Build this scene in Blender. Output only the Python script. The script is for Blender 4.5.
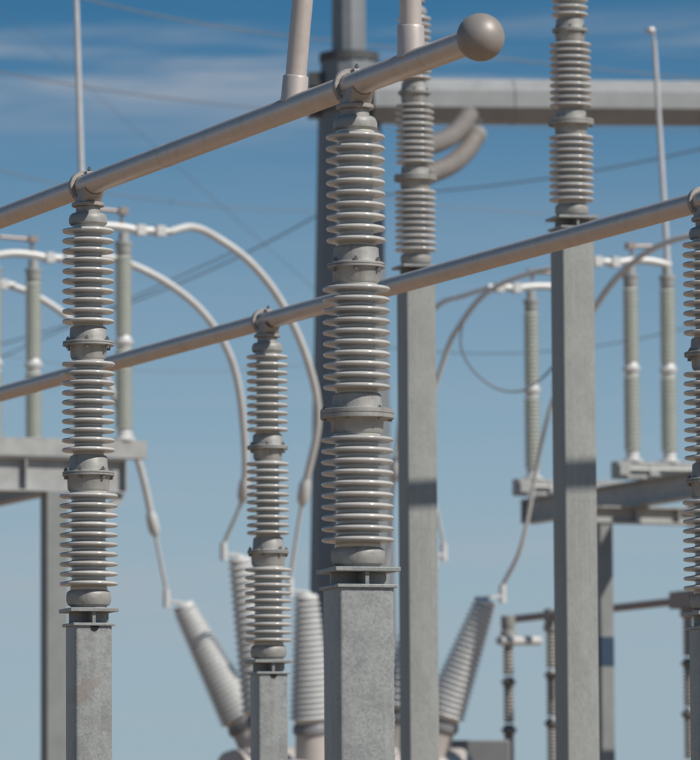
import bpy, math, random
from mathutils import Vector, Matrix
random.seed(7)
R = math.radians
scene = bpy.context.scene
for o in list(bpy.data.objects):
    bpy.data.objects.remove(o)

# ------------------------------------------------------------------ camera
F, HY, ROLL, CAMZ = 5200.0, 872.0, 0.37, 1.6      # focal length and horizon for a 700 x 760 frame
PITCH = math.atan((HY - 380) / F)
ca = bpy.data.cameras.new('camera')
cam = bpy.data.objects.new('camera', ca)
scene.collection.objects.link(cam)
ca.sensor_fit = 'HORIZONTAL'
ca.sensor_width = 24.0
ca.lens = 24.0 * F / 700.0
ca.clip_start = 0.5
ca.clip_end = 8000
ca.dof.use_dof = True
ca.dof.focus_distance = 28.5
ca.dof.aperture_fstop = 3.4
ca.dof.aperture_blades = 9
cam.matrix_world = (Matrix.Translation((0, 0, CAMZ)) @ Matrix.Rotation(R(90) + PITCH, 4, 'X')
                    @ Matrix.Rotation(R(-ROLL), 4, 'Z'))
scene.camera = cam

# ------------------------------------------------------------------ sky, sun, exposure
SUN_AZ, SUN_EL = 56.0, 43.5       # azimuth: degrees to the right of straight behind the camera
sun_dir = Vector((math.sin(R(SUN_AZ)) * math.cos(R(SUN_EL)), -math.cos(R(SUN_AZ)) * math.cos(R(SUN_EL)), math.sin(R(SUN_EL))))
world = bpy.data.worlds.new('World')
scene.world = world
world.use_nodes = True
wn, wl = world.node_tree.nodes, world.node_tree.links
wn.clear()
w_out = wn.new('ShaderNodeOutputWorld')
w_bg = wn.new('ShaderNodeBackground')
sky = wn.new('ShaderNodeTexSky')
sky.sky_type = 'NISHITA'
sky.sun_disc = False
sky.sun_elevation = R(SUN_EL)
sky.sun_rotation = math.atan2(sun_dir.x, sun_dir.y)
sky.altitude = 2400
sky.air_density = 1.0
sky.dust_density = 0.3
sky.ozone_density = 2.0
w_bg.inputs['Strength'].default_value = 0.075
def wnode(kind, **kw):
    nd = wn.new(kind)
    for k_, v_ in kw.items():
        if k_ in nd.inputs.keys(): nd.inputs[k_].default_value = v_
        else: setattr(nd, k_, v_)
    return nd
tc = wn.new('ShaderNodeTexCoord')
# the blue deepens quickly above the dusty layer of air that lies over the plain
m2 = wnode('ShaderNodeMapping', Scale=(1, 1, 2.2))
nm = wnode('ShaderNodeVectorMath', operation='NORMALIZE')
wl.new(tc.outputs['Generated'], m2.inputs['Vector']); wl.new(m2.outputs[0], nm.inputs[0]); wl.new(nm.outputs[0], sky.inputs['Vector'])
tint = wnode('ShaderNodeMix', data_type='RGBA', blend_type='MULTIPLY')
tint.inputs['Factor'].default_value = 1.0
tint.inputs['B'].default_value = (0.46, 1.14, 1.22, 1)
wl.new(sky.outputs['Color'], tint.inputs['A'])
sep = wn.new('ShaderNodeSeparateXYZ')
wl.new(tc.outputs['Generated'], sep.inputs[0])
hz = wn.new('ShaderNodeValToRGB')
stops = ((0.0, 1.0), (0.055, 0.90), (0.09, 0.64), (0.123, 0.36), (0.142, 0.16), (0.165, 0.02), (0.25, 0.0))
els = hz.color_ramp.elements
while len(els) < len(stops): els.new(0.5)
for e_, (p_, v_) in zip(els, stops): e_.position = p_; e_.color = (v_, v_, v_, 1)
wl.new(sep.outputs['Z'], hz.inputs['Fac'])
hmix = wnode('ShaderNodeMix', data_type='RGBA')
hmix.inputs['B'].default_value = (0.335 / .075, 0.430 / .075, 0.490 / .075, 1)
wl.new(hz.outputs['Color'], hmix.inputs['Factor']); wl.new(tint.outputs['Result'], hmix.inputs['A'])
# thin cirrus: one drawn-out bank and fainter streaks
mp = wnode('ShaderNodeMapping', Scale=(7.0, 7.0, 70.0), Location=(4.95, 1.0, 2.4))
wl.new(tc.outputs['Generated'], mp.inputs['Vector'])
cn = wnode('ShaderNodeTexNoise', Scale=1.0, Detail=8.0, Roughness=0.6, Distortion=0.35)
wl.new(mp.outputs['Vector'], cn.inputs['Vector'])
bank = wn.new('ShaderNodeValToRGB')
stops = ((0.0, 0.10), (0.035, 0.15), (0.055, 0.45), (0.075, 0.12), (0.136, 0.08), (0.146, 0.40), (0.1535, 1.0), (0.160, 0.40), (0.165, 0.04), (0.4, 0.05))
els = bank.color_ramp.elements
while len(els) < len(stops): els.new(0.5)
for e_, (p_, v_) in zip(els, stops): e_.position = p_; e_.color = (v_, v_, v_, 1)
wl.new(sep.outputs['Z'], bank.inputs['Fac'])
cr = wnode('ShaderNodeMapRange', interpolation_type='SMOOTHSTEP')
cr.inputs['From Min'].default_value = 0.43; cr.inputs['From Max'].default_value = 0.66; cr.inputs['To Max'].default_value = 0.95
wl.new(cn.outputs['Fac'], cr.inputs['Value'])
cmul = wnode('ShaderNodeMath', operation='MULTIPLY')
wl.new(cr.outputs[0], cmul.inputs[0]); wl.new(bank.outputs['Color'], cmul.inputs[1])
cmix = wnode('ShaderNodeMix', data_type='RGBA')
cmix.inputs['B'].default_value = (0.40 / .075, 0.43 / .075, 0.48 / .075, 1)
wl.new(cmul.outputs[0], cmix.inputs['Factor']); wl.new(hmix.outputs['Result'], cmix.inputs['A'])
wl.new(cmix.outputs['Result'], w_bg.inputs['Color'])
wl.new(w_bg.outputs['Background'], w_out.inputs['Surface'])

sd = bpy.data.lights.new('sun', 'SUN')
sd.energy = 4.0
sd.angle = R(0.53)
sd.color = (1.0, 0.95, 0.88)
sun = bpy.data.objects.new('sun', sd)
sun.rotation_euler = sun_dir.to_track_quat('Z', 'Y').to_euler()
sun.location = (20, -10, 30)
scene.collection.objects.link(sun)
vs = scene.view_settings
vs.view_transform = 'Standard'
vs.look = 'None'
vs.exposure = 0.0
vs.gamma = 1.0
vs.use_curve_mapping = False

# ------------------------------------------------------------------ measuring helpers
_rt = cam.matrix_world.to_3x3()
C_R, C_U, C_F = _rt @ Vector((1, 0, 0)), _rt @ Vector((0, 1, 0)), _rt @ Vector((0, 0, -1))
C_O = Vector((0, 0, CAMZ))
def at(x, y, d):
    """world point seen at photo pixel (x, y) at depth d metres"""
    return C_O + C_F * d + C_R * ((x - 350) / F * d) + C_U * ((380 - y) / F * d)
def depth_for_z(x, y, z):
    a, b = 4.0, 900.0
    for _ in range(70):
        m = (a + b) / 2
        if at(x, y, m).z < z: a = m
        else: b = m
    return m
def at_z(x, y, z):
    return at(x, y, depth_for_z(x, y, z))

# ------------------------------------------------------------------ materials
def mat(name, col, rough=0.5, metal=0.0, var=0.12, scale=6.0, bump=0.0, bscale=60.0, coat=0.0, kind='noise', dirt=None, stretch=None, spec=0.5, streak=None, vary=0.0, dust=None):
    m = bpy.data.materials.new(name)
    m.use_nodes = True
    n, l = m.node_tree.nodes, m.node_tree.links
    b = n['Principled BSDF']
    t = n.new('ShaderNodeTexCoord')
    vec = t.outputs['Object']
    if stretch:
        mm = n.new('ShaderNodeMapping')
        mm.inputs['Scale'].default_value = stretch
        l.new(vec, mm.inputs['Vector'])
        vec = mm.outputs['Vector']
    if kind == 'spangle':
        tx = n.new('ShaderNodeTexVoronoi')
        tx.inputs['Scale'].default_value = scale
        tn = n.new('ShaderNodeTexNoise')
        tn.inputs['Scale'].default_value = scale * 0.12
        tn.inputs['Detail'].default_value = 6
        l.new(vec, tx.inputs['Vector']); l.new(vec, tn.inputs['Vector'])
        sx = n.new('ShaderNodeSeparateColor')
        l.new(tx.outputs['Color'], sx.inputs['Color'])
        ad = n.new('ShaderNodeMath'); ad.operation = 'MULTIPLY_ADD'
        ad.inputs[1].default_value = 0.35
        l.new(sx.outputs['Red'], ad.inputs[0]); 
        ml = n.new('ShaderNodeMath'); ml.operation = 'MULTIPLY'; ml.inputs[1].default_value = 0.65
        l.new(tn.outputs['Fac'], ml.inputs[0]); l.new(ml.outputs[0], ad.inputs[2])
        fac = ad.outputs[0]
    else:
        tx = n.new('ShaderNodeTexNoise')
        tx.inputs['Scale'].default_value = scale
        tx.inputs['Detail'].default_value = 7
        tx.inputs['Roughness'].default_value = 0.6
        l.new(vec, tx.inputs['Vector'])
        fac = tx.outputs['Fac']
    rp = n.new('ShaderNodeValToRGB')
    rp.color_ramp.elements[0].position = 0.28
    rp.color_ramp.elements[1].position = 0.72
    lo = [c * (1 - var) for c in col]; hi = [min(1, c * (1 + var)) for c in col]
    rp.color_ramp.elements[0].color = (*lo, 1)
    rp.color_ramp.elements[1].color = (*hi, 1)
    l.new(fac, rp.inputs['Fac'])
    out = rp.outputs['Color']
    if dirt:
        dn = n.new('ShaderNodeTexNoise')
        dn.inputs['Scale'].default_value = dirt[1]
        dn.inputs['Detail'].default_value = 8
        dn.inputs['Roughness'].default_value = 0.65
        l.new(vec, dn.inputs['Vector'])
        dr = n.new('ShaderNodeValToRGB')
        dr.color_ramp.elements[0].position = dirt[2]
        dr.color_ramp.elements[1].position = min(1.0, dirt[2] + 0.2)
        dr.color_ramp.elements[1].color = (dirt[3],) * 3 + (1,)
        l.new(dn.outputs['Fac'], dr.inputs['Fac'])
        mx = n.new('ShaderNodeMix'); mx.data_type = 'RGBA'
        mx.inputs['B'].default_value = (*dirt[0], 1)
        l.new(dr.outputs['Color'], mx.inputs['Factor'])
        l.new(out, mx.inputs['A'])
        out = mx.outputs['Result']
    def blend(fac_socket, colour):
        mx_ = n.new('ShaderNodeMix'); mx_.data_type = 'RGBA'
        mx_.inputs['B'].default_value = (*colour, 1)
        l.new(fac_socket, mx_.inputs['Factor']); l.new(out, mx_.inputs['A'])
        return mx_.outputs['Result']
    if streak:                                   # rain streaks running down the faces
        sm_ = n.new('ShaderNodeMapping'); sm_.inputs['Scale'].default_value = (streak[1], streak[1], streak[2])
        l.new(t.outputs['Object'], sm_.inputs['Vector'])
        sn_ = n.new('ShaderNodeTexNoise'); sn_.inputs['Scale'].default_value = 1.0; sn_.inputs['Detail'].default_value = 5
        l.new(sm_.outputs[0], sn_.inputs['Vector'])
        sr_ = n.new('ShaderNodeMapRange'); sr_.inputs['From Min'].default_value = streak[3]; sr_.inputs['From Max'].default_value = streak[3] + .16; sr_.inputs['To Max'].default_value = streak[4]
        l.new(sn_.outputs['Fac'], sr_.inputs['Value'])
        out = blend(sr_.outputs[0], streak[0])
    if dust:                                     # settled dust on faces that look up
        ge = n.new('ShaderNodeNewGeometry'); sz_ = n.new('ShaderNodeSeparateXYZ'); l.new(ge.outputs['Normal'], sz_.inputs[0])
        dm = n.new('ShaderNodeMapRange'); dm.inputs['From Min'].default_value = 0.55; dm.inputs['From Max'].default_value = 0.95; dm.inputs['To Max'].default_value = dust[1]
        l.new(sz_.outputs['Z'], dm.inputs['Value'])
        dd_ = n.new('ShaderNodeMath'); dd_.operation = 'MULTIPLY'
        l.new(dm.outputs[0], dd_.inputs[0]); l.new(fac, dd_.inputs[1])
        out = blend(dd_.outputs[0], dust[0])
    if vary:                                     # each piece a little different
        oi = n.new('ShaderNodeObjectInfo')
        vr = n.new('ShaderNodeMapRange'); vr.inputs['To Min'].default_value = 1 - vary; vr.inputs['To Max'].default_value = 1 + vary * .6
        l.new(oi.outputs['Random'], vr.inputs['Value'])
        hs = n.new('ShaderNodeHueSaturation'); l.new(vr.outputs[0], hs.inputs['Value']); l.new(out, hs.inputs['Color'])
        out = hs.outputs['Color']
    l.new(out, b.inputs['Base Color'])
    rr = n.new('ShaderNodeMapRange')
    rr.inputs['To Min'].default_value = max(0.03, rough - 0.08)
    rr.inputs['To Max'].default_value = min(1, rough + 0.08)
    l.new(fac, rr.inputs['Value'])
    l.new(rr.outputs['Result'], b.inputs['Roughness'])
    b.inputs['Metallic'].default_value = metal
    b.inputs['Coat Weight'].default_value = coat
    b.inputs['Coat Roughness'].default_value = 0.08
    b.inputs['Specular IOR Level'].default_value = spec
    if bump:
        bn = n.new('ShaderNodeTexNoise')
        bn.inputs['Scale'].default_value = bscale
        bn.inputs['Detail'].default_value = 4
        l.new(vec, bn.inputs['Vector'])
        bp = n.new('ShaderNodeBump')
        bp.inputs['Strength'].default_value = bump
        bp.inputs['Distance'].default_value = 0.01
        l.new(bn.outputs['Fac'], bp.inputs['Height'])
        l.new(bp.outputs['Normal'], b.inputs['Normal'])
    return m

M = {}
M['porcelain'] = mat('glazed_grey_porcelain', (0.565, 0.555, 0.53), 0.2, 0, 0.08, 9, 0.03, 30, coat=0.2, dirt=((0.30, 0.255, 0.21), 9.0, 0.56, 0.5), dust=((0.42, 0.37, 0.31), 0.6), vary=0.14)
M['neck'] = mat('porcelain_neck', (0.58, 0.56, 0.50), 0.3, 0, 0.10, 14, 0.05, 40, dirt=((0.32, 0.22, 0.14), 11.0, 0.56, 0.6))
M['fitting'] = mat('galvanised_iron_fitting', (0.35, 0.345, 0.325), 0.55, 0.15, 0.2, 12, 0.15, 55, dirt=((0.21, 0.165, 0.125), 8.0, 0.55, 0.6), streak=((0.24, 0.19, 0.14), 26, 2.5, .56, .5))
M['galv'] = mat('galvanised_steel', (0.325, 0.335, 0.325), 0.48, 0.2, 0.17, 80, 0.05, 120, kind='spangle', dirt=((0.225, 0.23, 0.22), 3.5, 0.49, 0.65), streak=((0.42, 0.425, 0.41), 30, 1.1, .55, .5))
M['galv_brushed'] = mat('weathered_galvanised_steel', (0.325, 0.335, 0.315), 0.55, 0.15, 0.10, 90, 0.04, 120, kind='spangle', stretch=(1, 1, 0.35), dirt=((0.25, 0.25, 0.235), 1.6, 0.50, 0.5), streak=((0.40, 0.405, 0.38), 34, .5, .54, .4))
M['bus'] = mat('weathered_aluminium_tube', (0.63, 0.55, 0.495), 0.42, 0.35, 0.07, 5, 0.04, 90, dirt=((0.42, 0.355, 0.305), 9.0, 0.54, 0.45))
M['cast'] = mat('cast_aluminium_clamp', (0.36, 0.335, 0.31), 0.55, 0.25, 0.16, 24, 0.2, 80, dirt=((0.20, 0.165, 0.135), 14.0, 0.54, 0.5))
M['ball'] = mat('corona_ball_aluminium', (0.33, 0.295, 0.265), 0.5, 0.2, 0.08, 9, 0.03, 70, dirt=((0.24, 0.205, 0.18), 12.0, 0.53, 0.5))
M['bolt'] = mat('steel_bolt', (0.22, 0.21, 0.20), 0.45, 0.5, 0.2, 40)
M['dark'] = mat('dark_void', (0.012, 0.012, 0.012), 0.9, 0, 0.1, 10)
M['pale_porcelain'] = mat('pale_green_porcelain', (0.50, 0.52, 0.46), 0.3, 0, 0.06, 6, coat=0.2)
M['white_metal'] = mat('bright_aluminium', (0.66, 0.65, 0.625), 0.42, 0.1, 0.08, 5, 0.03, 60)
M['blade'] = mat('blade_aluminium', (0.62, 0.60, 0.59), 0.4, 0.25, 0.08, 5)
M['switch_steel'] = mat('switch_base_steel', (0.40, 0.40, 0.385), 0.5, 0.15, 0.14, 5, 0.05, 50)
M['pole'] = mat('pole_galvanised_steel', (0.235, 0.25, 0.26), 0.55, 0.2, 0.10, 2.5, dirt=((0.18, 0.185, 0.19), 0.9, 0.5, 0.5))
M['beam'] = mat('beam_galvanised_steel', (0.37, 0.375, 0.37), 0.55, 0.15, 0.10, 2.5, dirt=((0.30, 0.30, 0.295), 0.7, 0.5, 0.6))
M['post_grey'] = mat('stand_post_steel', (0.25, 0.26, 0.25), 0.55, 0.15, 0.12, 3, 0.04, 50)
M['pole_dark'] = mat('bracket_dark_steel', (0.10, 0.10, 0.10), 0.6, 0.2, 0.2, 4)
M['brown'] = mat('grey_brown_glazed_porcelain', (0.22, 0.195, 0.175), 0.4, 0, 0.15, 8, coat=0.1)
M['wire'] = mat('stranded_aluminium_wire', (0.22, 0.23, 0.245), 0.6, 0.2, 0.1, 3)
M['copper_lead'] = mat('dull_lead_tube', (0.34, 0.28, 0.25), 0.5, 0.25, 0.12, 5)
M['bushing'] = mat('breaker_bushing_porcelain', (0.64, 0.645, 0.63), 0.3, 0, 0.06, 5, coat=0.2)
M['tank'] = mat('breaker_tank_paint', (0.50, 0.45, 0.41), 0.45, 0, 0.06, 3)
M['cabinet'] = mat('cabinet_grey_paint', (0.22, 0.22, 0.225), 0.5, 0, 0.06, 3)
M['far_ins'] = mat('far_insulator_porcelain', (0.38, 0.36, 0.33), 0.35, 0, 0.12, 8)
M['sign'] = mat('dark_blue_band', (0.03, 0.055, 0.10), 0.5, 0, 0.1, 6)
M['concrete'] = mat('concrete_footing', (0.38, 0.36, 0.33), 0.85, 0, 0.12, 6, 0.3, 30)
M['ground'] = mat('tan_gravel', (0.29, 0.20, 0.13), 0.95, 0, 0.25, 0.8, 0.6, 12, dirt=((0.22, 0.155, 0.105), 0.15, 0.5, 0.6))

# ------------------------------------------------------------------ mesh helpers
class MB:
    def __init__(s): s.v = []; s.f = []
    def box(s, lo, hi, m=None):
        b = len(s.v)
        for z in (lo[2], hi[2]):
            for x, y in ((lo[0], lo[1]), (hi[0], lo[1]), (hi[0], hi[1]), (lo[0], hi[1])):
                p = Vector((x, y, z)); s.v.append(m @ p if m else p)
        s.f += [tuple(b + i for i in q) for q in ((3,2,1,0),(4,5,6,7),(0,1,5,4),(1,2,6,5),(2,3,7,6),(3,0,4,7))]
        return s
    def lathe(s, prof, seg=32, m=None, cap=True, ph=0.0):
        b = len(s.v); n = len(prof)
        for r, z in prof:
            for k in range(seg):
                a = ph + 2 * math.pi * k / seg
                p = Vector((r * math.cos(a), r * math.sin(a), z)); s.v.append(m @ p if m else p)
        for i in range(n - 1):
            for k in range(seg):
                k2 = (k + 1) % seg
                s.f.append((b + i*seg + k, b + i*seg + k2, b + (i+1)*seg + k2, b + (i+1)*seg + k))
        if cap:
            s.f.append(tuple(b + k for k in reversed(range(seg))))
            s.f.append(tuple(b + (n-1)*seg + k for k in range(seg)))
        return s
    def tube(s, pts, rad, seg=12, cap=True):
        pts = [Vector(p) for p in pts]; b = len(s.v); n = len(pts)
        if not hasattr(rad, '__len__'): rad = [rad] * n
        t0 = (pts[1] - pts[0]).normalized()
        ref = Vector((0, 0, 1)) if abs(t0.z) < 0.9 else Vector((1, 0, 0))
        u = t0.cross(ref).normalized()
        for i in range(n):
            t = (pts[min(i+1, n-1)] - pts[max(i-1, 0)]).normalized()
            u = (u - t * u.dot(t)).normalized(); w = t.cross(u)
            for k in range(seg):
                a = 2 * math.pi * k / seg
                s.v.append(pts[i] + (u * math.cos(a) + w * math.sin(a)) * rad[i])
        for i in range(n - 1):
            for k in range(seg):
                k2 = (k + 1) % seg
                s.f.append((b + i*seg + k, b + i*seg + k2, b + (i+1)*seg + k2, b + (i+1)*seg + k))
        if cap:
            s.f.append(tuple(b + k for k in reversed(range(seg))))
            s.f.append(tuple(b + (n-1)*seg + k for k in range(seg)))
        return s
    def bar(s, a, b_, w, h, up=Vector((0, 0, 1))):
        """rectangular bar from a to b_"""
        a, b_ = Vector(a), Vector(b_); t = (b_ - a).normalized()
        sd_ = t.cross(up).normalized(); u = sd_.cross(t); b = len(s.v)
        for p in (a, b_):
            for i, j in ((-1,-1),(1,-1),(1,1),(-1,1)):
                s.v.append(p + sd_ * (i * w / 2) + u * (j * h / 2))
        s.f += [tuple(b + i for i in q) for q in ((0,1,2,3),(7,6,5,4),(0,4,5,1),(1,5,6,2),(2,6,7,3),(3,7,4,0))]
        return s
    def mesh(s, name, angle=35):
        me = bpy.data.meshes.new(name)
        me.from_pydata([tuple(v) for v in s.v], [], s.f)
        me.polygons.foreach_set('use_smooth', [True] * len(me.polygons))
        me.update()
        me.set_sharp_from_angle(angle=R(angle))
        return me
def put(name, me, material, parent=None, loc=None, rot=None, bev=0):
    if isinstance(me, MB): me = me.mesh(name)
    if not me.materials: me.materials.append(M[material])
    o = bpy.data.objects.new(name, me)
    scene.collection.objects.link(o)
    if parent: o.parent = parent
    if loc is not None: o.location = loc
    if rot is not None: o.rotation_euler = rot
    if bev:
        b = o.modifiers.new('bevel', 'BEVEL'); b.width = bev; b.segments = 2; b.limit_method = 'ANGLE'
    return o
def tag(o, label, cat, group=None, kind=None):
    if label: o['label'] = label
    if cat: o['category'] = cat
    if group: o['group'] = group
    if kind: o['kind'] = kind
    return o
def thing(name, loc, rz, label, cat, group=None):
    o = bpy.data.objects.new(name, None)
    o.empty_display_size = 0.2
    scene.collection.objects.link(o)
    o.location = loc; o.rotation_euler = (0, 0, rz)
    return tag(o, label, cat, group)
KIDS = {}
def copy_tree(o, parent=None):
    c = o.copy()
    scene.collection.objects.link(c)
    c.parent = parent
    for ch in list(o.children): copy_tree(ch, c)
    return c
def spline(pts, n=10):
    """Catmull-Rom through points"""
    P = [Vector(p) for p in pts]; P = [P[0]*2 - P[1]] + P + [P[-1]*2 - P[-2]]
    out = []
    for i in range(1, len(P) - 2):
        for k in range(n):
            t = k / n
            out.append(0.5 * ((2*P[i]) + (P[i+1]-P[i-1])*t + (2*P[i-1]-5*P[i]+4*P[i+1]-P[i+2])*t*t + (3*P[i]-P[i-1]-3*P[i+1]+P[i+2])*t**3))
    out.append(P[-2])
    return out

# ------------------------------------------------------------------ where the main things stand
D_C = 26.0
Z_BUS = at(355, 84.5, D_C).z                       # height of both low buses
BUS_A = 2.508                                    # bus axis above a column's cap
Z_TOP = Z_BUS - BUS_A                            # top of the low columns
pC = at(355, 84.5, D_C)
pL = at_z(88, 185, Z_BUS)
pM = at_z(267, 320, Z_BUS)
pR = at_z(707, 200, Z_BUS)
row = (pL - pC); row.z = 0; row.normalize()      # direction in which the buses run (away and to the left)
nrm = Vector((-row.y, row.x, 0)) * -1            # to the right and away
ROWA = math.atan2(row.y, row.x)
RA_N = math.atan2(nrm.y, nrm.x)
D_P2 = F / 125.0
pP2c = at(572, 228, D_P2); Z_HI = pP2c.z         # top of the tall columns
pP1c = at_z(416, 276, Z_HI)

# ------------------------------------------------------------------ ground
g = MB()
N = 40
gx = [-3000, -1200, -500, -250] + [-120 + i * 12 for i in range(21)] + [250, 500, 1200, 3000]
gy = [-600, -200, -60] + [-20 + i * 12 for i in range(16)] + [260, 420, 800, 1600, 4000]
for y in gy:
    for x in gx:
        g.v.append(Vector((x, y, 0.05 * math.sin(x * 0.11) * math.sin(y * 0.07) - 0.06)))
for j in range(len(gy) - 1):
    for i in range(len(gx) - 1):
        a = j * len(gx) + i
        g.f.append((a, a + 1, a + len(gx) + 1, a + len(gx)))
ground = put('ground', g, 'ground'); ground['kind'] = 'structure'

# ------------------------------------------------------------------ steel columns
def column(p, top, w, yaw, label, group, mname='galv', hole=False, weld=False, stain=False):
    t = thing('steel_post', (p.x, p.y, 0), yaw, label, 'column', group)
    h = w / 2
    c = 0.018                                   # rounded corner of the hollow section
    prof = []
    for cx, cy, a0 in ((h-c, h-c, 0), (-h+c, h-c, 90), (-h+c, -h+c, 180), (h-c, -h+c, 270)):
        for k in range(5):
            a = R(a0 + k * 22.5); prof.append((cx + c*math.cos(a), cy + c*math.sin(a)))
    b = MB(); n = len(prof)
    for z in (0.15, top - 0.018):
        for x, y in prof: b.v.append(Vector((x, y, z)))
    for k in range(n): b.f.append((k, (k+1) % n, n + (k+1) % n, n + k))
    b.f.append(tuple(reversed(range(n)))); b.f.append(tuple(range(n, 2*n)))
    put('shaft', b, mname, t)
    q = h + 0.014
    put('cap_plate', MB().box((-q, -q, top - 0.017), (q, q, top)), 'galv', t, bev=0.003)
    put('base_plate', MB().box((-h-.1, -h-.1, 0.12), (h+.1, h+.1, 0.149)), 'galv', t, bev=0.003)
    put('footing', MB().lathe([(0.46, -0.4), (0.46, 0.10), (0.44, 0.118)], 32), 'concrete', t)
    if hole:
        d = MB(); d.lathe([(0.024, 0), (0.024, 0.006)], 20, Matrix.Translation((0.005, -h - 0.0055, top - 0.021)) @ Matrix.Rotation(R(-90), 4, 'X'))
        put('drain_nut', d, 'dark', t)
    if weld:
        d = MB(); z = 0.2; pts = []; rs = []
        while z < top - 0.03:
            pts.append(Vector((h - 0.002 + random.uniform(-.0015, .0015), -h + 0.022, z))); rs.append(0.0055 + random.uniform(-.003, .003)); z += 0.011
        put('weld_bead', d.tube(pts, rs, 6), 'galv', t)
    return t
YAW = R(17.5)
g_low, g_tall = 'square steel columns of the low buses', 'tall square steel columns'
column(pC, Z_TOP, 0.284, YAW, 'wide spangled galvanised column under the insulator nearest the ball end of the upper tube', g_low, weld=True)
cL = column(pL, Z_TOP, 0.218, YAW + R(1), 'narrow galvanised column with a brown smear under the two-flange insulator on the upper tube', g_low, hole=True)
column(pM, Z_TOP, 0.218, YAW, 'short narrow galvanised column in front of the breaker bushings', g_low, hole=True)
column(pR, Z_TOP, 0.218, YAW, 'narrow galvanised column in front of the far bus clamp, carrying the second tube', g_low)
column(Vector((pP1c.x, pP1c.y, 0)), Z_HI, 0.27, YAW + R(.8), 'tall pale column beside the big monopole with one dark shadow band', g_tall, 'galv_brushed')
column(Vector((pP2c.x, pP2c.y, 0)), Z_HI, 0.275, YAW + R(1.5), 'tall grey column crossed by the second tube, between two switch insulators', g_tall, 'galv_brushed')
# the brown smear on the narrow column
sm = M['galv'].copy(); sm.name = 'galvanised_steel_with_smear'
n, l = sm.node_tree.nodes, sm.node_tree.links
bsdf = n['Principled BSDF']; src = bsdf.inputs['Base Color'].links[0].from_socket
tcs = n.new('ShaderNodeTexCoord'); mps = n.new('ShaderNodeMapping'); mps.vector_type = 'TEXTURE'
mps.inputs['Location'].default_value = (-0.01, 0, Z_TOP - 0.34); mps.inputs['Rotation'].default_value = (0, R(-36), 0)
mps.inputs['Scale'].default_value = (0.13, 10, 0.045)
nz = n.new('ShaderNodeTexNoise'); nz.inputs['Scale'].default_value = 14; nz.inputs['Detail'].default_value = 3
vm = n.new('ShaderNodeVectorMath'); vm.operation = 'MULTIPLY_ADD'; vm.inputs[1].default_value = (0.08, 0, 0.08)
ln = n.new('ShaderNodeVectorMath'); ln.operation = 'LENGTH'
mr = n.new('ShaderNodeMapRange'); mr.inputs['From Min'].default_value = 1.05; mr.inputs['From Max'].default_value = 0.85; mr.inputs['To Max'].default_value = 0.5
mxs = n.new('ShaderNodeMix'); mxs.data_type = 'RGBA'; mxs.inputs['B'].default_value = (0.30, 0.245, 0.21, 1)
l.new(tcs.outputs['Object'], nz.inputs['Vector']); l.new(nz.outputs['Color'], vm.inputs[0]); l.new(tcs.outputs['Object'], vm.inputs[2])
l.new(vm.outputs[0], mps.inputs['Vector']); l.new(mps.outputs[0], ln.inputs[0]); l.new(ln.outputs['Value'], mr.inputs['Value'])
l.new(mr.outputs[0], mxs.inputs['Factor']); l.new(src, mxs.inputs['A']); l.new(mxs.outputs['Result'], bsdf.inputs['Base Color'])
for ch in cL.children:
    if ch.name.startswith('shaft'): ch.data.materials[0] = sm

# ------------------------------------------------------------------ post insulators
SHEDS = {}
def shed_mesh(rc, rs, seg=48):
    k = (round(rc, 4), round(rs, 4), seg)
    if k not in SHEDS:
        t = 0.0100
        prof = [(rc - .004, 0.027), (rc + .004, 0.0215), (rc + .014, 0.0185), (rs - .016, t + .0014), (rs - .008, t), (rs - .0035, t * .78), (rs - .0008, t * .38), (rs, 0),
                (rs - .0008, -t * .4), (rs - .004, -t * .78), (rs - .010, -t * .95), (rs - .022, -t * .9), (rc + .016, -.0125), (rc + .004, -.0165), (rc - .004, -.021)]
        m = MB().lathe(prof, seg, cap=False).mesh('shed', 60)
        m.materials.append(M['porcelain'])
        SHEDS[k] = m
    return SHEDS[k]
BOLT = MB().lathe([(0.011, -0.032), (0.011, -0.014), (0.007, -0.013), (0.007, 0.013), (0.0115, 0.014), (0.0115, 0.028), (0.006, 0.029), (0.006, 0.036)], 6).mesh('bolt')
BOLT.materials.append(M['bolt'])
Z_UNITS = ((0.225, 0.0555), (0.987, 0.0545), (1.7225, 0.0577))
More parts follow.
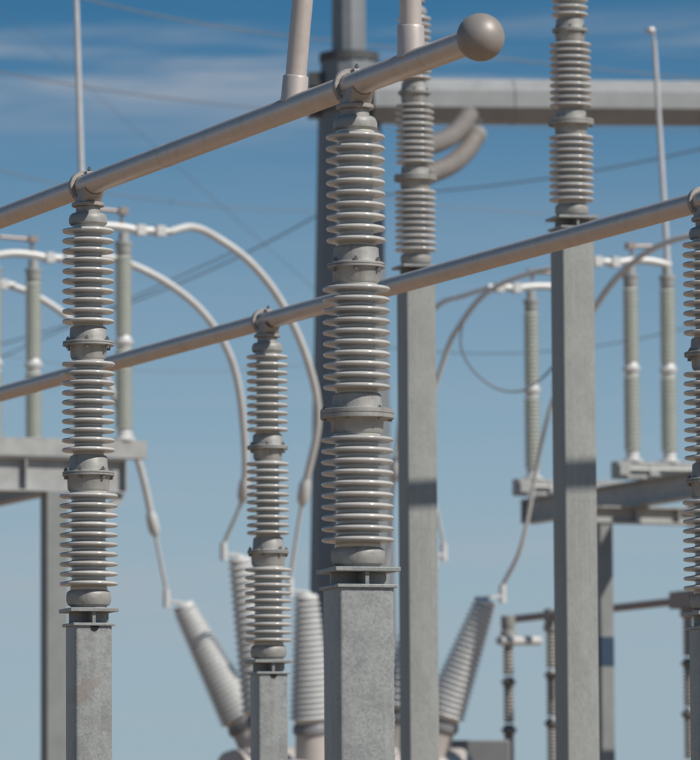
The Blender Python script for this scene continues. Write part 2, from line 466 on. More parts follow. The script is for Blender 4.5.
def post_insulator(kind, loc, rz, label, group, clamp=True):
    t = thing('post_insulator', loc, rz, label, 'insulator', group)
    big = kind == 'big'
    rs = (0.180, 0.168, 0.148) if big else (0.167, 0.152, 0.149)
    rc = (0.106, 0.094, 0.085) if big else (0.097, 0.080, 0.078)
    pl = 0.168 if big else 0.14
    b = MB()                                               # stub between the column's cap and the insulator
    b.box((-.009, -pl+.02, 0.001), (.009, pl-.02, 0.0625)); b.box((-pl+.025, -.008, 0.001), (-.0095, .008, 0.0625)); b.box((.0095, -.008, 0.001), (pl-.025, .008, 0.0625))
    st = put('mounting_stub', b, 'galv', t)
    put('mounting_plate', MB().box((-pl, -pl, 0.063), (pl, pl, 0.085)), 'galv', t, bev=0.003)
    rb = 0.134 if big else 0.128
    put('base_casting', MB().lathe([(rb*.80, 0.0855), (rb*.80, 0.097), (rb*.93, 0.106), (rb, 0.128), (rb, 0.160), (rb*.97, 0.176), (rb*.88, 0.187), (rc[0]+.003, 0.190)], 48), 'fitting', t)
    for i, (z0, dz) in enumerate(Z_UNITS):
        top = z0 + 9 * dz
        u = put('porcelain_unit', MB().lathe([(rc[i], -0.04), (rc[i], 9*dz + 0.045)], 48), 'neck' if False else 'porcelain', t, (0, 0, z0))
        sm_ = shed_mesh(rc[i], rs[i])
        for k in range(10):
            put('shed', sm_, 'porcelain', u, (0, 0, k * dz), (0, 0, random.uniform(0, 6)))
        put('neck', MB().lathe([(rc[i] + .004, 9*dz + .014), (rc[i] + .010, 9*dz + .022), (rc[i] + .009, 9*dz + .048)], 48, cap=False), 'neck', u)
        put('neck', MB().lathe([(rc[i] + .008, -.040), (rc[i] + .010, -.024), (rc[i] + .004, -.016)], 48, cap=False), 'neck', u)
        ztop = top + 0.03
        if i < 2:
            z1 = Z_UNITS[i+1][0] - 0.03
            ra, rb2 = rc[i] + .022, rc[i+1] + .03
            rf = ((0.184, 0.143) if big else (0.148, 0.146))[i]
            zf = (ztop + z1) / 2 - 0.005; th = 0.024 if (big and i == 0) else 0.013
            j = put('joint_flange', MB().lathe([(rc[i] + .002, ztop - .002), (ra*.94, ztop), (ra, ztop + .014), (ra*1.03, zf - th - .006), (ra*1.06, zf - th), (rf - .003, zf - th), (rf, zf - th + .003), (rf, zf - .002),
                                                (rf - .004, zf - .0005), (rf - .004, zf + .001), (rf, zf + .003), (rf, zf + th - .003), (rf - .003, zf + th), (rb2*1.08, zf + th), (rb2*1.02, zf + th + .006), (rb2, zf + th + .018),
                                                (rb2*.97, z1 - .012), (rb2*.9, z1 - .002), (rc[i+1] + .002, z1 + .002)], 48), 'fitting', t)
            for k in range(6):
                a = math.pi * 2 * k / 6 + 0.35 + i * .3
                put('bolt', BOLT, 'bolt', j, ((rf - .017) * math.cos(a), (rf - .017) * math.sin(a), zf), None)
    ztop = 2.272
    put('top_cap', MB().lathe([(rc[2] + .001, ztop), (.100, ztop + .004), (.109, ztop + .014), (.110, ztop + .040), (.103, ztop + .060), (.092, ztop + .070), (.070, ztop + .074), (.070, ztop + .108)], 48), 'fitting', t)
    if clamp:
        c = put('bus_clamp', MB().lathe([(.090, 2.382), (.094, 2.386), (.094, 2.400), (.090, 2.404)], 40), 'cast', t)
        # saddle: carries the tube (axis along local x)
        s = MB(); nn = 14
        for x0, x1, wid in ((-.115, .075, .070),):
            pts = []
            for k in range(nn + 1):
                a = R(205 + 130 * k / nn)
                pts.append((0.066 * math.cos(a), BUS_A + 0.066 * math.sin(a)))
            for k in range(nn):
                (ya, za), (yb, zb) = pts[k], pts[k+1]
                lo = 2.4035
                f0, f1 = ya * 1.15, yb * 1.15
                bb = len(s.v)
                for x in (x0, x1):
                    xx = x * 1.0
                    s.v += [Vector((max(-.075, xx * .9), f0 * .8, lo)), Vector((max(-.075, xx * .9), f1 * .8, lo)), Vector((xx, yb, zb)), Vector((xx, ya, za))]
                s.f += [tuple(bb + i for i in q) for q in ((0,1,2,3),(7,6,5,4),(3,2,6,7),(0,4,5,1))]
                if k == 0: s.f.append((bb, bb+3, bb+7, bb+4))
                if k == nn - 1: s.f.append((bb+1, bb+5, bb+6, bb+2))
        put('saddle', s, 'cast', c)
        w = .036; x0 = .072
        prof = [(0.0655, -w/2), (0.084, -w/2), (0.089, -w/2 + .005), (0.089, w/2 - .005), (0.084, w/2), (0.0655, w/2), (0.0655, -w/2)]
        put('strap', MB().lathe(prof, 40, Matrix.Translation((x0, 0, BUS_A)) @ Matrix.Rotation(R(90), 4, 'Y'), cap=False), 'cast', c)
        lug = MB(); lug.box((-.05, -.026, BUS_A + .055), (.0, .026, BUS_A + .074)); put('lug', lug, 'cast', c, bev=.004)
        put('bolt', BOLT, 'bolt', c, (-.025, 0, BUS_A + .066))
        for sy in (-1, 1): put('bolt', BOLT, 'bolt', c, (x0 - .012, sy * .055, BUS_A - .058), (0, R(90), 0))
    return t
g_ins, g_tins = 'grey shed post insulators under the low tubes', 'grey shed post insulators on the tall columns'
CLA = ROWA                                     # clamp axis; local +x runs away to the left
def ins_at(p, z, kind, label, group): return post_insulator(kind, (p.x, p.y, z), CLA, label, group)
iC = ins_at(pC, Z_TOP, 'big', 'broad three-section grey post insulator nearest the ball end of the upper tube', g_ins)
iL = ins_at(pL, Z_TOP, 'slim', 'slim three-section grey post insulator on the smeared narrow column', g_ins)
iM = ins_at(pM, Z_TOP, 'slim', 'slim grey post insulator in front of the breaker, holding the second tube', g_ins)
iR = ins_at(pR, Z_TOP, 'slim', 'slim grey post insulator on the second tube, beside the switch with the leaning blade', g_ins)
iP1 = ins_at(pP1c, Z_HI, 'big', 'grey post insulator on the tall column beside the brown strain insulators', g_tins)
iP2 = ins_at(pP2c, Z_HI, 'big', 'grey post insulator on the tall column in front of the tower beam', g_tins)
# stubs follow the column's sides rather than the tube
for t in (iC, iL, iM, iR, iP1, iP2):
    for ch in t.children:
        if ch.name.startswith('mounting'): ch.rotation_euler.z = YAW - CLA

# ------------------------------------------------------------------ tubes (rigid buses)
RT = 0.0625
def bus_tube(a, b_, label, group, seams=(), r=RT):
    """a, b_: world end points of the axis; children are written in the thing's own frame"""
    d = (b_ - a); L = d.length
    t = thing('bus_tube', a, math.atan2(d.y, d.x), label, 'bus tube', group)
    put('tube', MB().tube([(L * k / 24, 0, 0) for k in range(25)], r, 40), 'bus', t)
    for x in seams:
        put('weld_seam', MB().tube([(x - .006, 0, 0), (x - .003, 0, 0), (x + .003, 0, 0), (x + .006, 0, 0)], [RT + .0003, RT + .002, RT + .002, RT + .0003], 40, cap=False), 'bus', t)
    return t, L
g_bus = 'aluminium bus tubes'
dLC = (pL - pC).length
ball = None
# the point of the upper tube seen at pixel x
def on_bus(p, x):
    lo, hi = -30.0, 30.0
    best = min((abs(350 + F * ((q := p + row * s) - C_O).dot(C_R) / (q - C_O).dot(C_F) - x), s) for s in [lo + k * 0.005 for k in range(12001)] if (p + row * s - C_O).dot(C_F) > 8)
    return best[1]
s_ball = on_bus(pC, 478)
a1 = pC + row * s_ball
b1, L1 = bus_tube(a1, pL + row * 7.0, 'upper aluminium bus tube with a ball end and two upright risers', g_bus, seams=(on_bus(pC, 167) - s_ball,))
m = MB(); nb = 24
m.lathe([(0.114 * math.sin(math.pi * k / nb) + 1e-4, -0.114 * math.cos(math.pi * k / nb)) for k in range(nb + 1)], 48)
eb = put('end_ball', m, 'ball', b1, (-0.03, 0, 0))
put('collar', MB().tube([(.098, 0, 0), (.102, 0, 0), (.118, 0, 0), (.122, 0, 0)], [RT + .001, RT + .0065, RT + .0065, RT + .001], 40, cap=False), 'bus', eb)
inv1 = Matrix.Rotation(-math.atan2((pL - pC).y, (pL - pC).x), 4, 'Z')
tops = []
for px0, py0, px1, py1, rr, cl in ((293, 92, 301, 0, 0.054, 0.105), (411, 45, 410.5, 0, 0.054, 0.125)):
    s = on_bus(pC, px0) - s_ball
    base = a1 + row * s
    dd = (base - C_O).dot(C_F)
    dirw = (at(px1, py1, dd) - at(px0, py0, dd)).normalized()
    dl = inv1.to_3x3() @ dirw
    o = Vector((s, 0, 0))
    k = 4.0 / dl.z
    rs_ = put('riser', MB().tube([o + dl * 0.02, o + dl * (k * .25), o + dl * (k * .6), o + dl * k], rr, 32), 'bus', b1)
    put('coupling', MB().tube([o + dl * 0.03, o + dl * .055, o + dl * (RT + cl - .012), o + dl * (RT + cl - .003), o + dl * (RT + cl)], [rr + .016, rr + .013, rr + .012, rr + .009, rr + .001], 32), 'bus', rs_)
    tops.append(o + dl * k)
dtop = (tops[0] - tops[1]).normalized()
put('header', MB().tube([tops[1] - dtop * .6, tops[0] + dtop * .6], RT, 32), 'bus', b1)
b2, L2 = bus_tube(pR - row * 3.0, pM + row * 7.0, 'second aluminium bus tube running behind the broad insulator', g_bus)
hA = Vector((pP2c.x, pP2c.y, Z_HI + BUS_A)) ; hB = Vector((pP1c.x, pP1c.y, Z_HI + BUS_A))
hd = (hB - hA).normalized()
bus_tube(hA - hd * 6.0, hB + hd * 0.13, 'high aluminium bus tube across the two tall columns', g_bus)
# cross tubes clamped over the high tube; their shadows fall as bands on the tall columns
sr, sn = sun_dir.dot(row), sun_dir.dot(nrm)
for p_, (bx_, by_), lab in ((hB, (421, 498), 'near'), (hA, (577, 480), 'next')):
    zs = at(bx_, by_, (p_ - C_O).dot(C_F)).z
    zc_ = Z_HI + BUS_A + RT + .082
    q0 = Vector((p_.x, p_.y, zc_)) + row * ((zc_ - zs) / sun_dir.z * sr - .137)
    if True:
        word = {'near': 'cross tube over the high bus, clamped near the tall grey column', 'next': 'cross tube over the high bus, clamped beyond the tall grey column'}[lab]
        bus_tube(q0 - nrm * .35, q0 + nrm * 7.2, word, g_bus, r=.078)
        e_ = q0 + nrm * 6.4
        column(Vector((e_.x, e_.y, 0)), zc_ - BUS_A, 0.275, YAW, 'tall column under the outer end of the ' + word.replace(' over the high bus,', ''), g_tall, 'galv_brushed')
        ni = copy_tree(iP2); ni.location = (e_.x, e_.y, zc_ - BUS_A); ni.rotation_euler.z = RA_N
        ni['label'] = 'insulator under the outer end of the ' + word.replace(' over the high bus,', '')

# ------------------------------------------------------------------ disconnect switches behind (two rows)
def shed_stack(b, x, y, z0, h, rc, rs, n, seg=24):
    dz = h / n; prof = [(rc, z0)]
    for k in range(n):
        zc = z0 + dz * (k + .5)
        prof += [(rc, zc - dz * .42), (rs - .01, zc - dz * .22), (rs, zc - dz * .1), (rs, zc), (rs - .01, zc + dz * .1), (rc, zc + dz * .34)]
    prof.append((rc, z0 + h))
    b.lathe(prof, seg, Matrix.Translation((x, y, 0)))
IH = 2.80                                       # height of a switch insulator with its fittings
def switch_insulator(parent, x):
    pts = [(0.10, 0.0), (0.10, 0.05), (0.075, 0.10)]
    ins = MB(); shed_stack(ins, x, 0, 0.16, 1.06, .094, .126, 17)
    u = put('insulator', ins, 'pale_porcelain', parent)
    ins2 = MB(); shed_stack(ins2, x, 0, 1.42, 1.06, .092, .122, 17)
    put('upper_unit', ins2, 'pale_porcelain', u)
    put('foot', MB().lathe([(.15, 0), (.15, .03), (.095, .05), (.09, .16)], 24, Matrix.Translation((x, 0, 0))), 'white_metal', u)
    put('joint', MB().lathe([(.085, 1.22), (.10, 1.24), (.105, 1.29), (.13, 1.305), (.13, 1.335), (.105, 1.35), (.10, 1.40), (.085, 1.42)], 24, Matrix.Translation((x, 0, 0))), 'white_metal', u)
    put('cap', MB().lathe([(.085, 2.48), (.10, 2.50), (.105, 2.62), (.12, 2.63), (.12, 2.67), (.07, 2.68), (.07, IH)], 24, Matrix.Translation((x, 0, 0))), 'switch_steel', u)
def switch_phase(origin, rz, label, group, blade_len, lean, horn=True):
    """local +x runs outwards, away from the breaker; origin: foot of the inner insulator"""
    t = thing('disconnect_switch', origin, rz, label, 'switch', group)
    bm_ = MB(); bm_.box((-.28, -.12, -.24), (3.5, .12, 0))
    put('base_beam', bm_, 'switch_steel', t)
    bo = MB(); bo.box((-.27, -.17, -.2), (-.12, -.125, -.05)); bo.box((.2, -.17, -.2), (.34, -.125, -.06)); bo.tube([(-.2, -.15, -.12), (1.5, -.18, -.10), (2.9, -.15, -.12)], .02, 8)
    put('crank_linkage', bo, 'switch_steel', t)
    for x in (0, .58, 3.0): switch_insulator(t, x)
    tr = MB(); tr.tube(spline([(.62, 0, IH + .03), (.3, 0, IH + .08), (.0, 0, IH + .07), (-.2, 0, IH + .04), (-.42, 0, IH + .04)], 6), .055, 14)
    h = put('hinge_terminal', tr, 'white_metal', t)
    cl = MB()
    for x in (-.24, -.52): cl.box((x - .06, -.075, IH - .03), (x + .06, .075, IH + .11))
    cl.tube([(-.4, 0, IH + .04), (-.70, 0, IH + .04)], .042, 12)
    put('clamp', cl, 'white_metal', h)
    if horn:
        hn = MB(); hn.tube([(.04, .02, IH + .05), (.03, .03, IH + .28)], .022, 8); hn.tube([(.0, .03, IH + .28), (.5, .03, IH + .30)], .028, 8); hn.box((-.04, -.03, IH + .24), (.08, .09, IH + .33))
        put('arcing_horn', hn, 'copper_lead', h)
    hx = .58
    tip = Vector((hx + lean, 0, IH + blade_len))
    bl = MB(); bl.tube([(hx, 0, IH + .02), (hx, 0, IH + .25), Vector((hx, 0, IH + .25)).lerp(tip, .9), tip], [.055, .045, .036, .034], 14)
    b = put('blade', bl, 'blade', t)
    tp = MB(); e = tip - Vector((hx, 0, IH)); e.normalize()
    tp.tube([tip - e * .02, tip + e * .10], .018, 8); tp.lathe([(.02, 0), (.06, .012), (.075, .05), (.06, .085), (.02, .09)], 14, Matrix.Translation(tip + e * .10 + Vector((-.05, 0, 0))))
    put('contact_tip', tp, 'blade', b)
    jw = MB(); jw.box((2.86, -.06, IH - .01), (3.16, -.035, IH + .2)); jw.box((2.86, .035, IH - .01), (3.16, .06, IH + .2)); jw.box((2.9, -.07, IH - .05), (3.1, .07, IH))
    put('jaw', jw, 'white_metal', t)
    return t
RA = math.atan2(nrm.y, nrm.x)
sA = at(124, 441, F / 75.0); sB0 = at_z(33, 441 + 28 * .74, sA.z)
Z_SW = sA.z
phase_step = (at_z(33, 463, Z_SW) - sA); phase_step = row * 3.35
swA = switch_phase(sA, RA + math.pi, 'open switch whose terminal feeds the tallest white conductor arc, behind the slim insulator', 'open disconnect switches', 3.6, .10)
swB = switch_phase(sA + phase_step - nrm * .14, RA + math.pi, 'middle open switch of the row on the light steel stand', 'open disconnect switches', 3.42, .14)
swC = switch_phase(sA + phase_step * 2, RA + math.pi, 'farthest open switch of the row on the light steel stand', 'open disconnect switches', 3.5, -.1)
sE = at(632.5, 462, F / 70.6)
Z_SE = sE.z
swE = switch_phase(sE, RA, 'open switch with two pale insulators and a tall leaning blade right of the tall column', 'open disconnect switches', 3.25, -.16)
swD = switch_phase(sE + row * 3.45, RA, 'open switch with its inner insulator just left of the tall grey column', 'open disconnect switches', 3.25, -.06)
swF = switch_phase(sE - row * 3.45, RA, 'open switch feeding the arc to the bushing beside the control cabinet', 'open disconnect switches', 3.25, -.2)
# stands: beams under the phases on posts (local x along the row, local y = -outwards * sgn)
def stand(o, sgn, label, cross, longs, posts, pw=.14, band=False):
    t = thing('switch_stand', (o.x, o.y, 0), ROWA, label, 'steel stand', 'switch stands')
    z = o.z - .242
    Y = lambda off: (Matrix.Rotation(-ROWA, 3, 'Z') @ (nrm * (sgn * off))).y
    def ibeam(axis, c, a, b, top, h, w):
        m_ = MB()
        for lo_, hi_, z0, z1 in ((-w, w, top - .025, top), (-.012, .012, top - h + .026, top - .026), (-w, w, top - h, top - h + .025)):
            if axis == 'x': m_.box((a, c + lo_, z0), (b, c + hi_, z1))
            else: m_.box((c + lo_, a, z0), (c + hi_, b, z1))
        n_ = 1 if axis == 'x' else max(2, int((b - a) / .6))
        for k in range(n_ + 1):
            e = a + (b - a) * k / n_
            for sg in (-1, 1):
                lo_, hi_ = sorted((sg * .013, sg * (w - .01)))
                if axis == 'x': m_.box((e - .01, c + lo_, top - h + .027), (e + .01, c + hi_, top - .027))
                else: m_.box((c + lo_, e - .01, top - h + .027), (c + hi_, e + .01, top - .027))
        return m_
    for off, x0, x1, h in longs: put('long_beam', ibeam('x', Y(off), x0, x1, z - .002, h, .12), 'switch_steel', t)
    for x, o0, o1, top, h in cross:
        a, b = sorted((Y(o0), Y(o1)))
        put('cross_beam', ibeam('y', x, a, b, z - top, h, .12), 'switch_steel', t)
    for x, off, top, brace in posts:
        p_ = put('post', MB().box((x - pw, Y(off) - pw, 0), (x + pw, Y(off) + pw, z - top)), 'post_grey', t)
        if band:
            zb0, zb1 = at(607, 670, F / 69.5).z, at(607, 641, F / 69.5).z
            bd_ = put('band', MB().box((x - pw - .004, Y(off) - pw - .004, zb0), (x + pw + .004, Y(off) + pw + .004, zb1)), 'sign', p_)
        if brace:
            put('brace', MB().bar((x, Y(off) + brace * .15, z - top - .9), (x, Y(off) + brace * .95, z - top - .02), .10, .10, Vector((1, 0, 0))), 'switch_steel', t)
    return t
st1 = stand(sA, -1, 'light steel stand carrying the switches that feed the tall white arcs',
            [(0.02, .0, 3.5, .002, .46), (6.7, .0, 3.5, .002, .46)], [(.5, .16, 6.56, .36), (3.0, .16, 6.56, .36)],
            [(0.02, .98, .463, -1), (0.02, 3.2, .463, 0), (6.7, .98, .463, 0), (6.7, 3.2, .463, 0)])
_v = at(603.5, 520, F / 70.5) - sE
_px, _pn = _v.dot(row), _v.dot(nrm)
st2 = stand(sE, 1, 'dark-sided steel stand with a banded post carrying the switches right of the tall column',
            [(_px, _pn - .2, 4.2, .372, .24)], [(.25, -4.5, 4.2, .36), (3.0, -4.5, 4.2, .36)],
            [(_px, _pn, .614, 0), (_px, _pn + 3.4, .614, 0)], pw=.095, band=True)

# ------------------------------------------------------------------ circuit breaker
bases = {('a', 0): (312, 727, 72.0), ('a', 1): (441, 722, 72.0 * .985), ('b', 0): (264, 718, 69.3), ('b', 1): (402, 714, 69.3 * .985), ('c', 0): (244, 724, 67.0), ('c', 1): (375, 712, 67.0 * .985)}
topsB = {('a', 0): (305, 597), ('a', 1): (484, 602), ('b', 0): (240, 560), ('b', 1): (428, 560), ('c', 0): (187, 606), ('c', 1): (374, 606)}
br_o = at(350, 760, F / 70.0)
brk = thing('circuit_breaker', (br_o.x, br_o.y, 0), 0, 'grey dead tank circuit breaker with six splayed ribbed bushings', 'circuit breaker')
bo_ = Vector((br_o.x, br_o.y, 0))
BT = {}
for ph in 'abc':
    ends = []
    for side in (0, 1):
        bx, by, s = bases[(ph, side)]; tx, ty = topsB[(ph, side)]
        d = F / s
        p0 = at(bx, by, d) - bo_; p1 = at(tx, ty, d) - bo_
        # the tanks' outer phases lean along the row as well
        p1 = p1 + row * {'a': -.05, 'b': 0, 'c': .15}[ph]
        ax = (p1 - p0); L = ax.length; ax.normalize()
        mt = Matrix.Translation(p0) @ ax.to_track_quat('Z', 'Y').to_matrix().to_4x4()
        n_ = {'a': 21, 'b': 22, 'c': 24}[ph]; prof = [(.20, 0.0)]; h0, h1 = .10, L - .06; dz = (h1 - h0) / n_
        for k in range(n_):
            zc = h0 + dz * (k + .5); f = k / (n_ - 1)
            ro = (.262 - .105 * f) * (1.28 if ph == 'c' else 1.2); ri = ro - {'a': .058, 'b': .05, 'c': .055}[ph]
            prof += [(ri, zc - dz * .45), (ro - .006, zc - dz * .12), (ro, zc), (ro - .006, zc + dz * .1), (ri + .004, zc + dz * .42)]
        prof.append((.09, L - .05))
        bu = put('bushing', MB().lathe(prof, 32, mt), 'bushing', brk)
        put('ring', MB().lathe([(.25, -.10), (.27, -.08), (.27, .0), (.24, .05), (.2, .08)], 32, mt), 'cabinet', bu)
        put('cap', MB().lathe([(.10, L - .06), (.165, L - .045), (.165, L + .0), (.14, L + .03), (.05, L + .05)], 28, mt), 'white_metal', bu)
        out = nrm * (-1 if side == 0 else 1)
        tp = p1 + ax * .06; te = tp + out * .24 + Vector((0, 0, .03))
        tm = MB().bar(tp - out * .05, te, .10, .035); tm.tube([te + Vector((0, 0, -.10)), te + Vector((0, 0, .16))], [.055, .05], 14)
        put('terminal', tm, 'white_metal', bu)
        BT[(ph, side)] = te + bo_ + Vector((0, 0, .14))
        p2 = p0 - ax * .10; p3 = p0 - ax * .62
        put('turret', MB().tube([p2, p2.lerp(p3, .5), p3], [.235, .25, .26], 28), 'tank', bu)
        ends.append(p3)
    c0, c1 = ends; dv = (c1 - c0).normalized(); dn = Vector((0, 0, -.22))
    pts = [c0 - dv * .62 + dn, c0 - dv * .60 + dn, c1 + dv * .60 + dn, c1 + dv * .62 + dn]
    tk = put('tank', MB().tube(pts, [.30, .40, .40, .30], 36), 'tank', brk)
cab = at(480, 741, F / 69.0) - bo_
put('control_cabinet', MB().box((cab.x - .42, cab.y - .45, .9), (cab.x + .42, cab.y + .45, cab.z)), 'cabinet', brk, bev=.02)
fr = [bases[k] for k in (('a', 0), ('a', 1), ('c', 0), ('c', 1))]
for bx, by, s in fr:
    q = at(bx, by, F / s) - bo_
    put('leg', MB().box((q.x - .09, q.y - .09, 0), (q.x + .09, q.y + .09, q.z - .9)), 'switch_steel', brk)

# ------------------------------------------------------------------ curved conductors between switches and breaker
def world_term(sw, x=-.66):
    return Matrix.Translation(sw.location) @ Matrix.Rotation(sw.rotation_euler.z, 4, 'Z') @ Vector((x, 0, IH + .04))
def conductor(sw, key, mids, label, r=.052, r2=.028, split=None, matn='white_metal'):
    """mids: photo pixels along the arc, depth runs evenly from the switch to the bushing"""
    a = world_term(sw); b = BT[key]
    d0 = (a - C_O).dot(C_F); d1 = (b - C_O).dot(C_F)
    n_ = len(mids) + 1
    pts = [a] + [at(x, y, d0 + (d1 - d0) * (i + 1) / n_) for i, (x, y) in enumerate(mids)] + [b]
    sp = spline(pts, 8)
    k = (split if split is not None else len(mids)) * 8
    base = Vector((a.x, a.y, a.z))
    t = thing('curved_conductor', base, 0, label, 'conductor', 'curved conductors at the breaker')
    P = [p - base for p in sp]
    put('tube', MB().tube(P[:k+1], r, 14), matn, t)
    put('lead', MB().tube(P[k:], r2, 10), 'copper_lead' if matn != 'white_metal' else 'white_metal', t)
    d = (P[k+1] - P[k-1]).normalized()
    put('clamp', MB().tube([P[k] - d * .18, P[k] - d * .10, P[k] + d * .10, P[k] + d * .18], [.06, .085, .085, .05], 12), 'white_metal', t)
    return t
conductor(swA, ('a', 0), [(192, 227), (216, 237), (252, 264), (283, 305), (308, 362), (318, 420), (304, 492)], 'long white conductor arc dropping beside the big monopole to the upright bushing')
conductor(swB, ('b', 0), [(102, 256), (135, 266), (172, 286), (206, 316), (232, 361), (243, 420), (244, 490)], 'white conductor arc crossing the second tube and dropping behind its slim insulator')
conductor(swC, ('c', 0), [(-20, 282), (8, 285), (40, 298), (75, 325), (105, 375), (138, 460), (153, 524)], 'white conductor arc that drops behind the slim insulator to the left-leaning bushing')
conductor(swF, ('a', 1), [(735, 233), (695, 235), (665, 243), (640, 257), (612, 283), (585, 325), (560, 380), (542, 440), (523, 540)], 'thin conductor arc passing behind the tall grey column to the right-leaning bushing', .043, .03, 7)
conductor(swE, ('b', 1), [(580, 268), (548, 269), (515, 278), (485, 294), (462, 322), (445, 356), (426, 440)], 'thin white conductor arc starting behind the tall grey column', .038, .025)
conductor(swD, ('c', 1), [(462, 296), (440, 304), (418, 330), (405, 380), (395, 470)], 'thin conductor from the switch left of the tall grey column, falling behind the pale column', .035, .025)
dp = 72.3
drp = [at(x, y, dp) for x, y in ((463, 320), (461, 346), (473, 370), (496, 388), (520, 391), (540, 380), (556, 362), (575, 330))]
put_t = put('drooping_cable', MB().tube([p - drp[0] for p in spline(drp, 6)], .015, 8), 'wire', None, drp[0])
tag(put_t, 'slack dark cable looping under the switch left of the tall grey column', 'cable')

# ------------------------------------------------------------------ dead-end tower: monopole and beam
sT = 60.0; dT = F / sT
tp_ = at(350, 200, dT)
tw = thing('takeoff_tower', (tp_.x, tp_.y, 0), 0, 'big tapered steel monopole with a heavy horizontal beam', 'tower')
def zt(y): return at(350, y, dT).z
zc = zt(112)
put('pole', MB().lathe([(.86, 0), (.53, zc)], 12, ph=R(8)).mesh('pole', 12), 'pole', tw)
col = put('collar', MB().lathe([(.48, zc), (.48, zt(60))], 12, ph=R(8)).mesh('collar', 12), 'pole', tw)
for z0, z1, r_ in ((zt(112), zt(107), .62), (zt(60), zt(53), .50)):
    put('flange', MB().lathe([(r_, z0), (r_, z1 + .02)], 24), 'pole_dark', col)
put('upper_pole', MB().lathe([(.29, zt(56)), (.27, zt(-120))], 12, ph=R(8)).mesh('upper_pole', 12), 'pole', tw)
for y0, y1, x0, x1 in ((72, 86, -.70, -.42), (95, 116, -.70, -.42)):
    put('bracket', MB().box((x0, -.25, zt(y1)), (x1, .2, zt(y0))), 'pole_dark', tw)
b0 = at(372, 101, dT) - Vector((tp_.x, tp_.y, 0)); b1_ = at(760, 104, dT * 1.012) - Vector((tp_.x, tp_.y, 0))
bd = (b1_ - b0).normalized(); sd2 = bd.cross(Vector((0, 0, 1))).normalized(); up2 = sd2.cross(bd)
bm_ = MB(); hh = .36
oc = [(-.16, -.36), (.16, -.36), (.36, -.14), (.36, .14), (.16, .36), (-.16, .36), (-.36, .14), (-.36, -.14)]
for p in (b0, b1_):
    for i, j in oc: bm_.v.append(p + sd2 * i + up2 * j)
for k in range(8): bm_.f.append((k, 8 + k, 8 + (k+1) % 8, (k+1) % 8))
bm_.f.append(tuple(range(8))); bm_.f.append(tuple(reversed(range(8, 16))))
beam = put('beam', bm_.mesh('beam', 12), 'beam', tw)
for f in (.0, .36):
    q = b0 + bd * (f * (b1_ - b0).length)
    pl_ = MB()
    for p in (q - bd * .02, q + bd * .02):
        for i, j in oc: pl_.v.append(p + sd2 * i * 1.04 + up2 * j * 1.04)
    for k in range(8): pl_.f.append((k, 8 + k, 8 + (k+1) % 8, (k+1) % 8))
    pl_.f.append(tuple(range(8))); pl_.f.append(tuple(reversed(range(8, 16))))
    put('splice_plate', pl_.mesh('splice', 12), 'beam', beam)
# the beam's other pole stands outside the frame
put('pole', MB().lathe([(.86, 0), (.53, b1_.z + .6)], 12, Matrix.Translation((b1_.x, b1_.y, 0))).mesh('far_pole', 12), 'pole', tw)

def strain_string(path, label, link_from, white):
    t = thing('strain_insulator', path[0], 0, label, 'insulator', 'sagging strain insulator strings')
    P = spline([p - path[0] for p in path], 14)
    fine, rad, acc = [], [], 0.0
    for a, b in zip(P[:-1], P[1:]):
        L = (b - a).length; n_ = max(1, int(L / .035))
        for k in range(n_):
            fine.append(a.lerp(b, k / n_)); rad.append(.125 + .035 * (.5 + .5 * math.sin(acc / .15 * 2 * math.pi))); acc += L / n_
    put('discs', MB().tube(fine, rad, 20), 'brown', t)
    v = (P[1] - P[0]).normalized(); q = v.to_track_quat('Z', 'Y').to_matrix().to_4x4()
    put('end_fitting', MB().lathe([(.06, -.26), (.14, -.22), (.165, -.10), (.15, .02), (.05, .03)], 18, q), 'fitting' if white else 'brown', t)
    put('hanger_link', MB().tube([Vector(link_from) - path[0], -v * .2], .035, 8), 'pole_dark', t)
    return t
strain_string([at(476, 136, dT * .985), at(466, 151, dT * .97), at(450, 165, dT * .95), at(424, 176, dT * .93)], 'lower sagging grey-brown strain insulator with a pale metal end under the tower beam', at(480, 120, dT * .995), True)
strain_string([at(468, 117, dT * .99), at(458, 130, dT * .97), at(444, 140, dT * .95), at(420, 148, dT * .93)], 'upper sagging grey-brown strain insulator tucked under the tower beam', at(470, 112, dT * .997), False)

# ------------------------------------------------------------------ overhead wires
def wire(p0, p1, d0, d1, label, sag=0.0, r=.022, e0=2.0, e1=2.0):
    """through two photo pixels, carried on past them by e0 and e1 of their distance"""
    x0, y0 = p0; x1, y1 = p1
    pts = []
    for k in range(41):
        t = -e0 + (1 + e0 + e1) * k / 40
        p = at(x0 + (x1 - x0) * t, y0 + (y1 - y0) * t, d0 + (d1 - d0) * t)
        p.z -= sag * 4 * t * (1 - t)
        pts.append(p)
    o = put('overhead_wire', MB().tube([p - pts[0] for p in pts], r * .8, 6), 'wire', None, pts[0])
    return tag(o, label, 'wire', 'overhead wires')
wire((0, 72), (310, 112), 105, 118, 'dark wire crossing the cloud streak left of the monopole', .1, .021, 1, .12)
wire((90, 0), (330, 40), 100, 112, 'dark wire high above the upper tube, meeting the riser', .1, .021, 1, .05)
wire((0, 8), (150, 142), 150, 140, 'faint steep wire falling across the cloud streak', 0, .010, 1, 1.35)
wire((90, 190), (312, 211), 110, 116, 'faint wire level with the caps of the pale switch insulators', .1, .016, 1, .14)
wire((130, 303), (316, 216), 118, 104, 'dark wire rising towards the monopole over the white arcs', .1, .020, 1.2, .15)
wire((438, 191), (700, 149), 104, 100, 'dark wire rising under the tower beam across the leaning blade', .1, .020, .27, 1)
wire((440, 206), (700, 214), 120, 122, 'faint level wire just under the brown strain insulators', .1, .014, .3, 1)
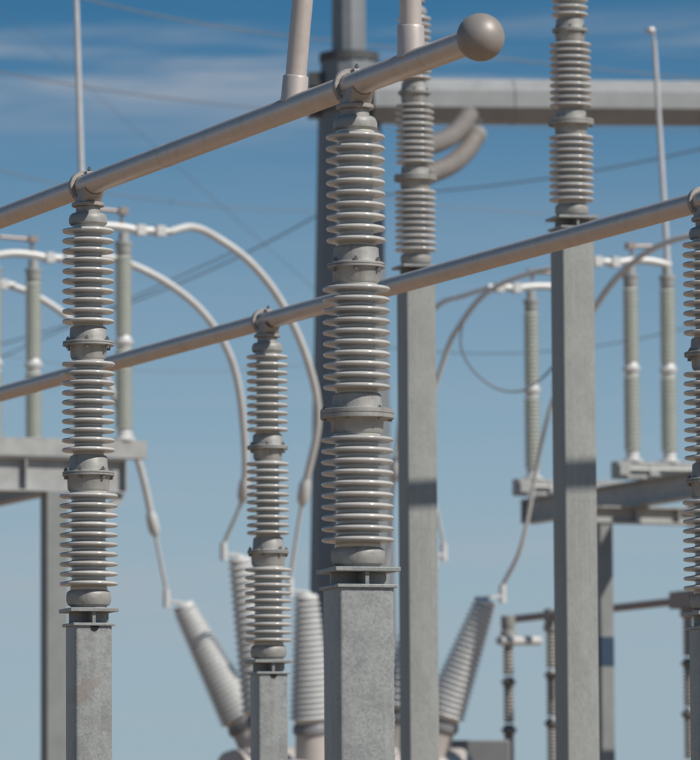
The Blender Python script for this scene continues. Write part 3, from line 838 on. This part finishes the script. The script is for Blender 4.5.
wire((440, 352), (700, 324), 118, 112, 'faint wire behind the switch insulators right of the tall column', .25, .015, .3, 1)
wire((545, 63), (700, 79), 110, 114, 'dark wire just over the tower beam', 0, .018, 1.2, 1)
wire((440, 127), (700, 131), 125, 126, 'faint wire running just beneath the tower beam', 0, .013, .3, 1)
wire((0, 358), (66, 328), 112, 108, 'faint wire behind the middle switch on the light steel stand', 0, .015, 2, 2.6)
wire((80, 366), (270, 368), 115, 116, 'very faint level wire behind the second tube', .1, .011, 1, .38)

# ------------------------------------------------------------------ far low bus on post insulators
def far_post(p, z, label, arm=False):
    t = thing('bus_support', (p.x, p.y, 0), CLA, label, 'bus support', 'far bus supports')
    z0 = z - BUS_A
    put('column', MB().box((-.12, -.12, 0), (.12, .12, z0)), 'galv_brushed', t)
    for i, (zz, dz) in enumerate(Z_UNITS):
        b = MB(); shed_stack(b, 0, 0, z0 + zz - .03, dz * 10 + .01, .062, .092, 10, 24)
        put('porcelain_unit', b, 'far_ins', t)
    for za, zb in ((.73, .96), (1.48, 1.69)):
        put('joint_flange', MB().lathe([(.07, z0 + za + .02), (.09, z0 + za + .07), (.12, z0 + za + .09), (.12, z0 + zb - .10), (.09, z0 + zb - .08), (.07, z0 + zb - .03)], 24), 'bolt', t)
    put('top_cap', MB().lathe([(.07, z0 + 2.24), (.12, z0 + 2.27), (.12, z0 + 2.36), (.09, z0 + 2.38), (.11, z0 + 2.42), (.11, z0 + 2.6)], 24), 'fitting', t)
    if arm:
        put('cross_arm', MB().tube([(-.35, .30, z0 + 2.20), (.3, -.65, z0 + 2.24)], .07, 12), 'white_metal', t)
    return t
q690, q552 = at_z(688, 600, Z_BUS), at_z(551, 615, Z_BUS)
far_post(q690, Z_BUS, 'far brown-grey bus support with the blocky brown clamp')
far_post(q552, Z_BUS, 'far brown-grey bus support just left of the tall grey column')
q508 = at_z(508, 622, Z_BUS - .1)
far_post(q508, Z_BUS - .1, 'far brown-grey support with a white cross arm beside the leaning bushing', True)
fd = (q552 - q690).normalized()
ft = thing('bus_tube', q690 - fd * 4, math.atan2(fd.y, fd.x), 'far brownish bus tube low behind the tall grey column', 'bus tube', g_bus)
Lf = (q552 - q690).length
put('tube', MB().tube([(0, 0, 0), (4 + Lf * .5, 0, 0), (4 + Lf + 1.5, 0, 0)], .06, 16), 'copper_lead', ft)
put('clamp', MB().box((3.7, -.13, -.12), (4.35, .13, .13)), 'copper_lead', ft)
